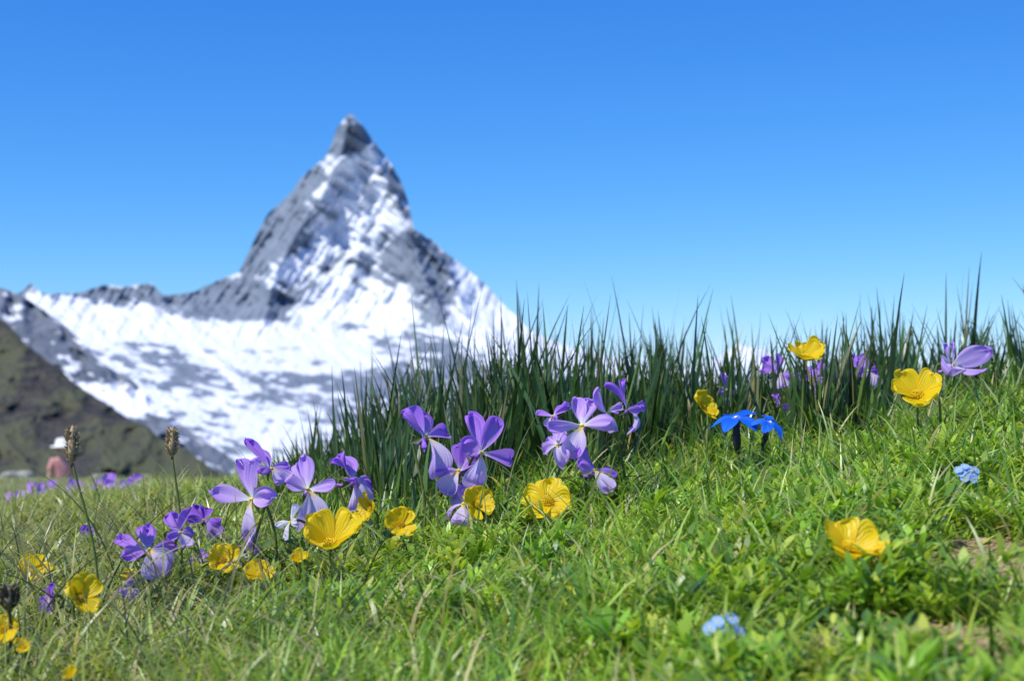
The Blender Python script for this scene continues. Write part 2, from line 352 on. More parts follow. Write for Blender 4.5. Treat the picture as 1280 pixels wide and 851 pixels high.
# 3 rosettes of small leaves (ground cover)
nc = 9500
x, y = scatter(nc, .28, 1.3, .05)
k = (fbm(x*10, y*10, 3, 40) > .475-.14*sm(x/y, -.05, .22)) & (bare(x, y) < .45); x, y = x[k], y[k]; nc = len(x)
per = 13; xx = np.repeat(x, per); yy = np.repeat(y, per); n = nc*per
az = rng.random(n)*6.283; rr = .001+.005*rng.random(n)
b = onground(xx+np.cos(az)*rr, yy+np.sin(az)*rr); b[:, 2] += np.repeat(.002+.013*rng.random(nc), per)+.006*rng.random(n)
cc = np.repeat(palette(nc, [(.23,.40,.035),(.34,.50,.05),(.46,.54,.08),(.11,.23,.03)], [33,35,22,10], .2), per, 0)*(1+.3*(rng.random((n, 1))*2-1))
cc = dry(xx, yy, cc)
sz = np.repeat(.44+.42*rng.random(nc)+.25*(rng.random(nc) > .92), per)
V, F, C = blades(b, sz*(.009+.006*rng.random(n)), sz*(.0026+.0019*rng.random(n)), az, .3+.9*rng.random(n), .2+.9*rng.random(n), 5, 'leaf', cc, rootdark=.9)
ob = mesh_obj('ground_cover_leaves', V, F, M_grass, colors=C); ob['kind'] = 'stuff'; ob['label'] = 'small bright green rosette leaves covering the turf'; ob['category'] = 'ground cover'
# 4 sedge tufts along the ridge
parts = []
nt_ = 700
ty = .84+.70*rng.random(nt_)**1.15; ta = -.17+.59*rng.random(nt_); tx = ta*ty; tp = 640+ta/K
def frontf(p): return np.interp(p, [300, 430, 520, 720, 800, 900, 1000, 1280], [1.02, .96, .89, .90, .97, 1.0, 1.08, 1.16])
fr = frontf(tp)+.46*(fbm(tx*8, ty*3, 2, 90)-.5)
dens = np.interp(tp, [370, 450, 540, 800, 900, 1280], [.3, .65, .9, .85, .8, .75])*(.1+1.6*fbm(tx*8, ty*8, 2, 91))
k = (ty > fr) & (rng.random(nt_) < dens); tx, ty = tx[k], ty[k]; nt_ = len(tx)
cnt = rng.integers(5, 26, nt_); n = int(cnt.sum())
tsc = .50+.72*rng.random(nt_)
hsc = np.repeat(tsc, cnt)
sg = np.repeat(.004+.008*rng.random(nt_), cnt)
x = np.repeat(tx, cnt)+rng.normal(0, 1, n)*sg; y = np.repeat(ty, cnt)+rng.normal(0, 1, n)*sg
px = 640+x/y/K
hs = np.interp(px, [380, 450, 520, 560, 640, 730, 820, 900, 1000, 1120, 1200, 1280], [.5, .80, 1.04, 1.10, 1.06, 1.02, .92, .86, .78, .76, .84, .88])*np.clip(.55+(y-.84)*2.6, .55, 1)
h = hs*hsc*(.048+.052*rng.random(n)+.034*(rng.random(n) > .86))
az = np.arctan2(y-np.repeat(ty, cnt), x-np.repeat(tx, cnt))+rng.normal(0, .6, n)
c = palette(n, [(.03,.075,.018),(.055,.12,.024),(.11,.20,.04),(.022,.045,.014),(.28,.26,.11)], [31,32,18,12,7], .35)
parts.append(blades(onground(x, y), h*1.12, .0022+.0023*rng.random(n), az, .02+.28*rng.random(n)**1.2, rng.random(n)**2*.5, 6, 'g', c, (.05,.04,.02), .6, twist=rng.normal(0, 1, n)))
n = 5200
y = .80+.8*rng.random(n); a = -.17+.59*rng.random(n); x = a*y; k = y > frontf(640+a/K)-.16; x, y = x[k], y[k]; n = len(x)
c = palette(n, [(.06,.13,.022),(.10,.20,.035),(.20,.32,.05),(.45,.39,.18)], [28,30,26,10], .3)
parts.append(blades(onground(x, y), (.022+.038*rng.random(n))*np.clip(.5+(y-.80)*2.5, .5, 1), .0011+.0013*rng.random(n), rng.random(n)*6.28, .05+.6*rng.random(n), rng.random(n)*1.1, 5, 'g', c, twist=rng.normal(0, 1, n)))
# wiry bent stems at the left
n = 620
y = .55+.6*rng.random(n); a = -.40+.30*rng.random(n); x = a*y
c = palette(n, [(.05,.07,.02),(.09,.15,.03),(.2,.18,.08)], [45,35,20])
parts.append(blades(onground(x, y), .03+.05*rng.random(n), .0007+.0006*rng.random(n), rng.random(n)*6.283, rng.random(n)*.5, .5+1.9*rng.random(n), 9, 'g', c, (.04,.03,.02), .7, twist=rng.normal(0, 1, n)))
V, F, C = merge(parts)
ob = mesh_obj('sedge_tufts', V, F, M_sedge, colors=C); ob['kind'] = 'stuff'; ob['label'] = 'tall dark green sedge blades along the ridge'; ob['category'] = 'sedge'
# 5 far meadow
n = 30000
y = 1.6+21*rng.random(n)**1.7; x = (rng.random(n)*2-1)*(.44*y+.2)
c = palette(n, [(.22,.26,.08),(.32,.31,.14),(.15,.21,.06),(.44,.38,.22)], [35,30,18,17])
f = np.clip(y/6, .5, 2)
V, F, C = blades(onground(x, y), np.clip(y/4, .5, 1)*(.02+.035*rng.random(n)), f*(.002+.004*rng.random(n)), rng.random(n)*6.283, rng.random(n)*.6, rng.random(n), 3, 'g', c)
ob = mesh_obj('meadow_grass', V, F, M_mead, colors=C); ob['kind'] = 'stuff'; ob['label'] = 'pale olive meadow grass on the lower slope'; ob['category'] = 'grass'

def blob(c, r, seed, nu=8, nv=6, flat=.6):
    q = random.Random(seed); V = []; F = []
    ph = [q.random()*6.28 for _ in range(4)]
    for j in range(nv+1):
        b = math.pi*j/nv
        for i in range(nu):
            a = 2*math.pi*i/nu
            rr = r*(1+.22*math.sin(2*a+ph[0])*math.sin(b)+.15*math.sin(3*a+ph[1]+b)+.12*math.sin(5*b+ph[2]))
            V.append((c[0]+rr*math.sin(b)*math.cos(a), c[1]+rr*math.sin(b)*math.sin(a), c[2]+rr*flat*math.cos(b)))
    for j in range(nv):
        for i in range(nu): F.append((j*nu+i, (j+1)*nu+i, (j+1)*nu+(i+1)%nu, j*nu+(i+1)%nu))
    return V, F
V = []; F = []
x, y = scatter(14000, .3, .9, .03); k = bare(x, y) > .4; x, y = x[k][:700], y[k][:700]
for i, (a, b) in enumerate(zip(x, y)):
    r = R.uniform(.0005, .0016)*(2 if R.random() < .05 else 1)
    v, f = blob((a, b, gz1(a, b)+r*.1), r, i, 6, 4); o_ = len(V); V += v; F += [tuple(q+o_ for q in t) for t in f]
M_grav = plain('gravel', (.38,.29,.16), noise=.5, scale=60)
ob = mesh_obj('gravel', V, F, M_grav); ob['kind'] = 'stuff'; ob['label'] = 'tiny tan pebbles and soil crumbs on bare patches'; ob['category'] = 'gravel'

# ---------------------------------------------------------------- flowers
def petal(L_, W_, a=.75, b=3.2, curl=(.15, .2), cross=.12, wave=.05, notch=0., nu=8, nv=10, seed=0, pw=.5, ruf=0.):
    q = random.Random(seed); ph = q.random()*6.28; ph2 = q.random()*6.28; sk_ = q.uniform(-.14, .14)
    vs = [1-(1-j/nv)**1.5 for j in range(nv+1)]
    prof = [(v**a)*(max(0, 1-v**b))**pw for v in vs]; mxp = max(prof)
    V = []; UV = []; F = []
    for j, v in enumerate(vs):
        hw = W_/2*max(prof[j]/mxp, .03)
        if j == 0: hw = W_*.09
        for i in range(nu+1):
            u = -1+2*i/nu
            x = u*hw*(1+.05*math.sin(5*v+ph))+sk_*L_*v*v
            y = L_*v*(1-notch*(1-u*u)**2*v**6)+L_*.035*v*math.sin(3*u+ph2)
            z = L_*(curl[0]*v+curl[1]*v*v)+cross*W_*u*u*(prof[j]/mxp)+wave*W_*v*v*math.sin(2.6*u*math.pi/1.3+ph)*.7+wave*.5*W_*v*math.sin(7*u+ph2)*abs(u)
            z += ruf*W_*v**3*math.sin(5*u+ph2*2)
            y += ruf*.5*L_*v**4*math.sin(8*u+ph)
            V.append((x, y, z)); UV.append((i/nu, v))
    for j in range(nv):
        for i in range(nu):
            k = j*(nu+1)+i; F.append((k, k+1, k+nu+2, k+nu+1))
    return V, F, UV
def frame(yaw, pitch, roll):
    y_, p_ = math.radians(yaw), math.radians(pitch)
    n = Vector((math.sin(y_)*math.cos(p_), -math.cos(y_)*math.cos(p_), math.sin(p_)))
    up = Vector((0, 0, 1)) if abs(n.z) < .97 else Vector((0, 1, 0))
    Y = (up-n*up.dot(n)).normalized(); X = Y.cross(n).normalized()
    m_ = Matrix((X, Y, n)).transposed().to_4x4()
    return m_ @ Matrix.Rotation(math.radians(roll), 4, 'Z')
def tube(pts, r, seg=7, taper=None):
    pts = [Vector(p) for p in pts]; V = []; F = []
    for i, p in enumerate(pts):
        t = (pts[min(i+1, len(pts)-1)]-pts[max(i-1, 0)]).normalized()
        a = t.cross(Vector((.3, .9, .1))).normalized(); b = t.cross(a)
        rr = (r[i] if isinstance(r, list) else r)
        for k in range(seg):
            g_ = 2*math.pi*k/seg; V.append(p+a*rr*math.cos(g_)+b*rr*math.sin(g_))
    for i in range(len(pts)-1):
        for k in range(seg): F.append((i*seg+k, i*seg+(k+1)%seg, (i+1)*seg+(k+1)%seg, (i+1)*seg+k))
    F.append(tuple(range(seg))[::-1]); F.append(tuple((len(pts)-1)*seg+k for k in range(seg)))
    return V, F
def bez(ps, n=14):
    ps = [Vector(p) for p in ps]; q = [ps[0]*2-ps[1]]+ps+[ps[-1]*2-ps[-2]]; out = []
    for i in range(1, len(q)-2):
        for k in range(n):
            t = k/n; out.append(.5*((2*q[i])+(q[i+1]-q[i-1])*t+(2*q[i-1]-5*q[i]+4*q[i+1]-q[i+2])*t*t+(-q[i-1]+3*q[i]-3*q[i+1]+q[i+2])*t**3))
    out.append(ps[-1]); return out
def thing(name, base, label, cat, group=None):
    e = link(bpy.data.objects.new(name, None)); e.location = base; e.empty_display_size = .01
    e['label'] = label; e['category'] = cat
    if group: e['group'] = group
    return e
def part(root, name, V, F, mat, M=None, uv=None, par=None, label=None):
    b = Vector(root.location)
    if M is not None: V = [M @ Vector(v) for v in V]
    V = [Vector(v)-b for v in V]
    ob = mesh_obj(name, [tuple(v) for v in V], F, mat, uv=uv); ob.parent = par or root
    if label: ob['label'] = label
    return ob
def basept(c, dx=0, dy=0):
    x = c.x+dx; y = c.y+dy; return Vector((x, y, gz1(x, y)-.002))
def addstem(root, c, n, base, r=.0007, hook=True, mat=None, bend=None):
    H = (c-base).length
    if hook: pts = [base, base.lerp(c, .5)+Vector((R.uniform(-.06, .06)*H, R.uniform(-.05, .05)*H, 0)), c-n*.012+Vector((0, 0, .003)), c-n*.006+Vector((0, 0, .004)), c-n*.002]
    else: pts = [base, base.lerp(c, .5)+Vector((R.uniform(-.08, .08)*H, R.uniform(-.05, .05)*H, 0))-n*.004, c-n*.004-Vector((0,0,.004)), c-n*.001]
    if H < .02: pts = [base]+pts[2:]
    pp = bez(pts, 8); V, F = tube(pp, [r*(1.15-.3*i/len(pp)) for i in range(len(pp))])
    return part(root, 'stem', V, F, mat or M_stem)
def leaves(root, base, k=3, s=1.0):
    for i in range(k):
        a = R.random()*6.28; V, F, UV = petal(.018*s*R.uniform(.8, 1.2), .006*s, .6, 2.5, (.5, -.5), .1, .03, seed=R.random())
        M = Matrix.Translation(base+Vector((0, 0, .004+.008*i))) @ Matrix.Rotation(a, 4, 'Z') @ Matrix.Rotation(math.radians(25), 4, 'X')
        part(root, 'leaf', V, F, M_calyx, M, uv=UV)
def viola(px, py, D, width, yaw=0, pitch=10, roll=0, tone='light', up=1.0, lat=1.0, low=1.0, spread=1.0, droop=0., seed=0, dx=None, lab='lilac viola flower in alpine grass', simple=False, open_=1.0):
    c = P(px, py, D); S = .92*width*K*D/.036
    base = basept(c, R.uniform(-.012, .012) if dx is None else dx, R.uniform(0, .015))
    M0 = frame(yaw, pitch, roll); n = (M0.to_3x3() @ Vector((0, 0, 1)))
    root = thing('viola_flower', base, lab, 'flower', 'violas in the meadow')
    M = Matrix.Translation(c) @ M0 @ Matrix.Scale(S, 4)
    mp = {'light': M_light, 'mid': M_mid, 'deep': M_deep, 'white': M_white}[tone]; ml = {'deep': M_lowD, 'white': M_white}.get(tone, M_lowL)
    q = random.Random(seed*7.7+px)
    j = lambda s: q.uniform(-s, s)
    fold = q.uniform(-.1, .6)   # how far the flower is closed
    spec = [(-14*spread+j(11), .0200*up, .0128, (-.05+fold*.5+j(.3), -.15+j(.5)), M_light if tone == 'light' else mp), (18*spread+j(11), .0208*up, .0128, (-.1+fold*.5+j(.3), -.15+j(.5)), mp),
            (-98*spread+j(20), .0155*lat, .0104, (.35+fold+j(.25), -.35+j(.5)), mp), (96*spread+j(20), .0155*lat, .0104, (.35+fold+j(.25), -.35+j(.5)), mp),
            (180+j(12), .0195*low, .0175, (.5+droop+j(.1), -.6-droop+j(.3)), ml)]
    for k, (ang, L_, W_, cu, mt_) in enumerate(spec):
        V, F, UV = petal(L_*(1+j(.14)), W_*(1+j(.22)), .8 if k < 4 else .9, 3.4, cu, .10+j(.45), .2, notch=.16 if k == 4 else 0.03, seed=seed*10+k+px, nu=6 if simple else 14, nv=7 if simple else 14, pw=.45, ruf=.11)
        mm = M @ Matrix.Rotation(math.radians(ang), 4, 'Z') @ Matrix.Translation((0, .0008, -.0004*k if k < 2 else .0003*k)) @ Matrix.Rotation(j(.55), 4, 'Y')
        part(root, 'petal', V, F, mt_, mm, uv=UV)
    if not simple:
        V, F = blob((0, 0, .0012), .0011, 3, 8, 6, 1.0); part(root, 'stigma', V, F, M_stig, M)
        sp = bez([(0, -.001, -.0005), (0, -.001, -.006), (0, .0035, -.012)], 6); V, F = tube(sp, [.0016-.0008*i/len(sp) for i in range(len(sp))]); part(root, 'spur', V, F, mp, M, uv=[(0.5, .8)]*len(V))
        Vs = []; Fs = []
        for i in range(5):
            V, F, UV = petal(.009, .003, .3, 1.5, (-.5, .3), .2, 0, seed=i, nu=4, nv=5); R4 = Matrix.Translation((0, 0, -.001)) @ Matrix.Rotation(i*1.2566+.4, 4, 'Z') @ Matrix.Rotation(-.5, 4, 'X'); o_ = len(Vs)
            Vs += [R4 @ Vector(v) for v in V]; Fs += [tuple(a+o_ for a in f) for f in F]
        part(root, 'calyx', Vs, Fs, M_calyx, M)
        leaves(root, base, 3)
    addstem(root, c, n, base, .0008, True)
    return root
def butter(px, py, D, width, yaw=0, pitch=35, roll=0, cup=.5, seed=0, dx=None, lab='yellow alpine buttercup flower among grass', simple=False, close=0.):
    c = P(px, py, D); S = .95*width*K*D/.026
    base = basept(c, R.uniform(-.01, .01) if dx is None else dx, R.uniform(0, .012))
    M0 = frame(yaw, pitch, roll); n = (M0.to_3x3() @ Vector((0, 0, 1)))
    c = c-n*.003*S*cup*2
    root = thing('buttercup_flower', base, lab, 'flower', 'yellow buttercups in the meadow')
    M = Matrix.Translation(c) @ M0 @ Matrix.Scale(S*(1+.22*cup), 4); q = random.Random(seed+px)
    for k in range(5):
        V, F, UV = petal(.0125*q.uniform(.88, 1.1), .0142*q.uniform(.88, 1.08), .55, 4.4, (.33+cup*.9+q.uniform(-.14, .14), cup*.3-.2+q.uniform(-.25, .15)), .12+.10*cup, .08, notch=.17, seed=seed*9+k+px, nu=16, nv=14, pw=.40, ruf=.08)
        mm = M @ Matrix.Rotation(k*1.2566+q.uniform(-.1, .1), 4, 'Z') @ Matrix.Translation((0, .0008, .0003*(k % 2))) @ Matrix.Rotation(q.uniform(-.18, .18), 4, 'Y')
        part(root, 'petal', V, F, M_yel, mm, uv=UV)
    if not simple:
        Vs = []; Fs = []
        for i in range(46):
            a = i*2.4; r0 = .00034*math.sqrt(i); tp = Vector((math.cos(a)*(r0*1.5), math.sin(a)*(r0*1.5), .0045-.0003*math.sqrt(i)+q.uniform(-.0004, .0004)))
            V, F = tube([(math.cos(a)*r0*.5, math.sin(a)*r0*.5, 0), tp*.8, tp], [.00010, .0001, .0001], 4); o_ = len(Vs); Vs += V; Fs += [tuple(x+o_ for x in f) for f in F]
            V, F = blob(tp, .00036, i, 5, 4, 1.6); o_ = len(Vs); Vs += [Vector(v) for v in V]; Fs += [tuple(x+o_ for x in f) for f in F]
        part(root, 'stamens', Vs, Fs, M_stamen, M)
        Vs = []; Fs = []
        for i in range(5):
            V, F, UV = petal(.0075, .004, .4, 2, (.3+cup*.7, -.1), .2, 0, seed=i, nu=4, nv=5); R4 = Matrix.Translation((0, 0, -.0008)) @ Matrix.Rotation(i*1.2566+.63, 4, 'Z'); o_ = len(Vs)
            Vs += [R4 @ Vector(v) for v in V]; Fs += [tuple(a+o_ for a in f) for f in F]
        part(root, 'calyx', Vs, Fs, M_calyx, M)
    addstem(root, c, n, base, .00075, False)
    return root
def gentian(px, py, D, width, yaw, pitch, roll, lab):
    c = P(px, py, D); S = width*K*D/.026; base = basept(c, .006 if px < 940 else -.006, .004)
    M0 = frame(yaw, pitch, roll); n = (M0.to_3x3() @ Vector((0, 0, 1)))
    root = thing('gentian_flower', base, lab, 'flower', 'deep blue gentians'); M = Matrix.Translation(c) @ M0 @ Matrix.Scale(S, 4)
    for k in range(5):
        V, F, UV = petal(.0135, .0088, .7, 1.9, (.16+R.uniform(-.2, .15), -.40+R.uniform(-.25, .15)), .10, .08, seed=k+px, nu=8, nv=10, pw=.75)
        part(root, 'petal', V, F, M_gent, M @ Matrix.Rotation(k*1.2566+.2, 4, 'Z') @ Matrix.Translation((0, .001, 0)), uv=UV)
    V, F = blob((0, 0, .0005), .0012, 2, 8, 5, .5); part(root, 'stigma', V, F, plain('gentian_eye', (.75,.8,.85)), M)
    V, F = tube([(0, 0, -.001), (0, 0, -.007), (0, -.001, -.014), (0, -.001, -.02)], [.0016, .0021, .0024, .0014], 9); part(root, 'calyx', V, F, M_gcalyx, M)
    e = M @ Vector((0, -.001, -.019)); pp = bez([base, base.lerp(e, .6), e], 6); V, F = tube(pp, .0009); part(root, 'stem', V, F, M_stemd)
    for i in range(4):
        a = i*1.57+.4; V, F, UV = petal(.011, .005, .6, 2, (.6, -.3), .15, .02, seed=i)
        part(root, 'leaf', V, F, M_calyx, Matrix.Translation(base+Vector((0, 0, .006))) @ Matrix.Rotation(a, 4, 'Z'), uv=UV)
def forget(px, py, D, width, count, lab):
    c = P(px, py, D); base = basept(c, .004, .004); root = thing('forget_me_not', base, lab, 'flower', 'pale blue forget me nots')
    rad = width*K*D/2
    Vs, Fs = tube(bez([base, c-Vector((0, 0, rad))], 4), .0006)
    Vs = [Vector(v) for v in Vs]
    for i in range(count):
        a = i*2.4; r = rad*.66*math.sqrt((i+.3)/count); off = Vector((math.cos(a)*r*1.15, math.sin(a)*r*.4-r*.2, math.sin(a)*r*.8))
        fc = c+off; dr = (off*1.2+Vector((0, -rad, rad*.9))).normalized()
        yaw = math.degrees(math.atan2(dr.x, -dr.y)); pitch = math.degrees(math.asin(dr.z)); M = Matrix.Translation(fc) @ frame(yaw, pitch, R.uniform(0, 70))
        pr = rad*.34; PV = []; PF = []; PU = []
        for k in range(5):
            V, F, UV = petal(pr, pr*.95, .6, 4, (.1, 0), .08, .03, seed=k+i, nu=5, nv=6, pw=.45); R4 = Matrix.Rotation(k*1.2566, 4, 'Z'); o_ = len(PV)
            PV += [R4 @ Vector(v) for v in V]; PF += [tuple(x+o_ for x in f) for f in F]; PU += UV
        fl = part(root, 'floret', PV, PF, M_fmn, M, uv=PU)
        V, F = blob((0, 0, .0003), pr*.17, i, 7, 5, .6); part(root, 'floret_eye', V, F, M_stig, M, par=fl)
        V, F = tube(bez([c-Vector((0, 0, rad)), fc-dr*.002], 3), .0003, 5); o_ = len(Vs); Vs += [Vector(v) for v in V]; Fs += [tuple(x+o_ for x in f) for f in F]
    part(root, 'stem', Vs, Fs, M_stem)
def seedhead(px, py, D, wpx, hpx, basepx, mat, lab, stemmat=None):
    c = P(px, py, D); b = P(basepx, 600, D); base = Vector((b.x, D, gz1(b.x, D)-.002)); root = thing('seed_head_stalk', base, lab, 'grass stalk', 'brown seed heads on stalks')
    rx = wpx*K*D/2; rz = hpx*K*D/2
    V, F = blob(c, rx*.62, 5, 10, 10, rz/(rx*.62)*.95)
    V = [Vector(v) for v in V]; F = list(F)
    for i in range(230):
        z = R.uniform(-1, 1); a = i*2.4; r = math.sqrt(1-z*z*.9)*.72; p0 = c+Vector((math.cos(a)*r*rx*.7, math.sin(a)*r*rx*.7, z*rz*.85))
        d = Vector((math.cos(a)*R.uniform(.3, 1), math.sin(a)*R.uniform(.3, 1), R.uniform(.3, 1.4))).normalized(); L_ = rx*R.uniform(.35, .75); s_ = d.cross(Vector((math.sin(a*3), math.cos(a*5), .4))).normalized()*rx*.13
        o_ = len(V); V += [p0-s_, p0+s_, p0+d*L_*.6+s_*.8, p0+d*L_, p0+d*L_*.6-s_*.8]; F.append((o_, o_+1, o_+2, o_+3, o_+4))
    part(root, 'seed_head', V, F, mat)
    bot = c-Vector((0, 0, rz*.8)); mid = base.lerp(bot, .5)+Vector((.004, 0, 0)); pp = bez([base, mid, bot], 10); V, F = tube(pp, .00065); part(root, 'stem', V, F, stemmat or M_stem)

# violas
A = 'pale lilac viola with broad open petals'; B = 'violet viola seen from the side'; Cc = 'deep violet viola in the grass'
viola(316, 624, .80, 86, -32, 12, 8, 'light', 1.2, 1.0, 1.0, seed=1, lab=A)
viola(338, 586, .82, 60, 70, 30, 0, 'mid', 1.3, 1.0, .8, seed=31, lab=B)
viola(384, 612, .81, 80, 25, 28, -6, 'light', .95, 1.0, 1.15, seed=2, lab=A)
viola(442, 600, .83, 78, 62, 30, 12, 'mid', .9, 1.1, 1.0, seed=3, lab=B)
viola(186, 688, .74, 84, 28, 42, 20, 'mid', .9, 1.1, 1.0, seed=4, lab='violet viola with a drooping lip petal')
viola(224, 666, .75, 60, 60, 30, -10, 'mid', .9, 1.0, .8, seed=24, lab=Cc)
viola(531, 546, .84, 82, 48, 30, 0, 'mid', .85, 1.15, 1.15, seed=5, lab=B)
viola(600, 566, .82, 86, 48, 12, -28, 'mid', 1.1, 1.1, .9, seed=6, lab='violet viola with large rounded upper petals')
viola(574, 588, .835, 66, -20, 20, -10, 'mid', 1.0, 1.0, 1.0, seed=32, lab=A)
viola(580, 630, .83, 66, -30, 35, 25, 'light', .8, 1.0, 1.1, seed=7, lab=A)
viola(728, 532, .84, 82, -14, 16, 6, 'light', 1.0, 1.1, 1.05, seed=8, lab='large pale lilac viola facing the sun')
viola(758, 516, .85, 52, 40, 30, 20, 'light', 1.0, 1.0, 1.0, seed=33, lab=A)
viola(784, 512, .86, 60, 66, 25, 10, 'mid', 1.1, 1.1, .9, seed=9, lab=B)
viola(742, 588, .83, 66, 45, 35, -15, 'mid', .9, 1.0, 1.1, seed=10, lab=B)
viola(697, 556, .84, 54, -35, 25, 30, 'light', .9, 1.0, 1.1, seed=11, lab=A)
viola(692, 520, .90, 42, -50, 30, 0, 'mid', 1, 1, .8, seed=12, lab=B)
viola(1190, 458, .93, 76, 50, 25, -60, 'light', 1.15, .9, .9, seed=43, lab='lilac viola in profile above a yellow flower')
viola(1084, 464, 1.18, 44, 30, 20, 10, 'mid', seed=14, lab=B)
viola(1018, 474, 1.12, 46, -30, 20, 0, 'mid', seed=15, lab=Cc)
viola(972, 468, 1.15, 48, 20, 40, 0, 'mid', seed=16, lab=Cc)
viola(908, 487, 1.12, 36, 40, 20, 0, 'mid', seed=17, lab=Cc)
viola(975, 506, 1.08, 30, 40, 20, 0, 'mid', seed=27, lab=Cc)
viola(313, 690, .82, 48, -30, 20, 0, 'mid', seed=18, lab=B)
viola(254, 650, .92, 48, 30, 35, 0, 'deep', seed=19, lab=Cc)
viola(250, 700, .82, 40, -30, 25, 10, 'mid', seed=20, lab=B)
viola(62, 748, .70, 34, -20, 30, 10, 'deep', seed=21, lab=Cc)
viola(163, 734, .74, 50, 10, -10, 5, 'light', .4, .7, 1.2, seed=22, lab=A)
viola(108, 678, 1.05, 38, 20, 20, 0, 'mid', seed=23, lab=B)
viola(364, 652, .78, 38, -50, 35, 0, 'white', seed=25, lab='small white viola among lilac blooms')
for i, (a, b, D, w) in enumerate([(18,622,2.4,26),(35,614,2.8,26),(50,618,2.5,28),(64,610,3.0,24),(96,610,2.8,26),(84,620,2.3,26),(132,607,2.3,34),(150,610,2.3,32),(166,605,2.6,28),(8,626,2.1,26),(210,614,2.6,22),(118,616,2.9,22)]):
    viola(a, b, D, w, R.uniform(-40, 40), R.uniform(20, 50), R.uniform(-20, 20), 'mid', seed=40+i, lab='small violet viola on the lower meadow', simple=True)
# buttercups
butter(685, 627, .81, 60, -8, 40, 0, .2, seed=1, lab='open yellow buttercup showing its stamens')
butter(414, 676, .72, 66, 10, 58, 20, .7, seed=2, dx=.02, lab='cup shaped yellow buttercup on a leaning stem')
butter(501, 655, .80, 38, 5, 30, 10, .3, seed=3)
butter(462, 636, .82, 32, -55, 15, 0, .5, seed=4, lab='yellow buttercup seen from the side')
butter(597, 630, .80, 42, 25, 35, 0, .4, seed=5, lab='yellow buttercup behind a violet viola')
butter(1006, 445, 1.02, 42, 0, 55, 15, .55, seed=6, lab='yellow buttercup standing above dark sedge')
butter(1147, 492, .92, 56, -15, 50, 30, .5, seed=7, lab='yellow buttercup beneath a lilac viola')
butter(1063, 682, .55, 76, 12, 60, 0, .45, seed=8, lab='large yellow buttercup over sparse turf')
butter(878, 509, 1.00, 38, 40, 30, 0, .4, seed=9)
butter(100, 746, .64, 46, 55, 28, 0, .4, seed=10, lab='yellow buttercup seen from the side')
butter(42, 714, .86, 38, 10, 45, 0, .4, seed=11)
butter(278, 699, .78, 38, 20, 25, 0, .4, seed=12)
butter(325, 718, .74, 36, 0, 55, 0, .4, seed=13)
butter(4, 786, .6, 38, 10, 30, 0, .4, seed=14)
butter(714, 739, .6, 15, 0, 50, 0, .9, seed=15, lab='small yellow bud in the turf')
butter(374, 698, .76, 20, 0, 50, 0, .6, seed=16, lab='small yellow bud in the turf')
butter(88, 844, .50, 16, 0, 50, 0, .7, seed=17, lab='small yellow bud in the turf')
butter(30, 808, .58, 20, 0, 40, 0, .5, seed=18)
butter(161, 720, .75, 20, 0, 40, 0, .4, seed=19)
gentian(920, 522, .93, 58, -15, 72, 10, 'deep blue gentian with pointed petals')
gentian(963, 528, .92, 42, 35, 60, 40, 'smaller deep blue gentian tilted sideways')
forget(1209, 590, .66, 34, 11, 'small cluster of pale blue forget me nots')
forget(905, 782, .48, 56, 6, 'pale blue forget me nots low in the turf')
seedhead(90, 557, .72, 22, 48, 128, M_seed, 'fuzzy brown seed head on a slender stalk', M_stem)
seedhead(215, 553, .76, 19, 38, 222, M_seed, 'fuzzy brown seed head on a slender stalk', M_stem)
seedhead(12, 748, .60, 30, 30, -10, M_seedd, 'dark round seed head on a stalk', M_stemd)

# ---------------------------------------------------------------- rocks on the ledge
M_stone = plain('pale_stone', (.30,.29,.24), noise=.35, scale=6)
for i, (a, D, r) in enumerate([(20,21,.22),(128,21,.16),(180,21,.12)]):
    c = P(a, 600, D); v, f = blob((0, 0, 0), r, i+90, 14, 9, .45)
    ob = mesh_obj('boulder', v, f, M_stone, smooth=False); ob.location = (c.x, D, gz1(c.x, D)+r*.05)
    ob['label'] = 'pale grey boulder half sunk in the meadow'; ob['category'] = 'rock'; ob['group'] = 'boulders on the meadow edge'

# ---------------------------------------------------------------- hiker beyond the ledge
def skin_mesh(name, pts, edges, rad, mat, par):
    me = bpy.data.meshes.new(name); me.from_pydata(pts, edges, []); me.materials.append(mat)
    ob = link(bpy.data.objects.new(name, me)); ob.parent = par
    s = ob.modifiers.new('Skin', 'SKIN'); s.use_smooth_shade = True
    for i, r in enumerate(rad): me.skin_vertices[0].data[i].radius = (r, r*.8 if i in (0, 1, 2) else r)
    me.skin_vertices[0].data[0].use_root = True
    b = ob.modifiers.new('Subsurf', 'SUBSURF'); b.levels = 1; b.render_levels = 2
    return ob
M_skin = plain('skin', (.55,.34,.24), scale=4); M_hat = plain('hat_white', (.8,.79,.76), scale=4, noise=.05)
M_red = plain('shirt_red', (.60,.27,.25), scale=4); M_tr = plain('trousers', (.08,.08,.09), scale=4); M_hair = plain('hair', (.30,.16,.09), scale=4)
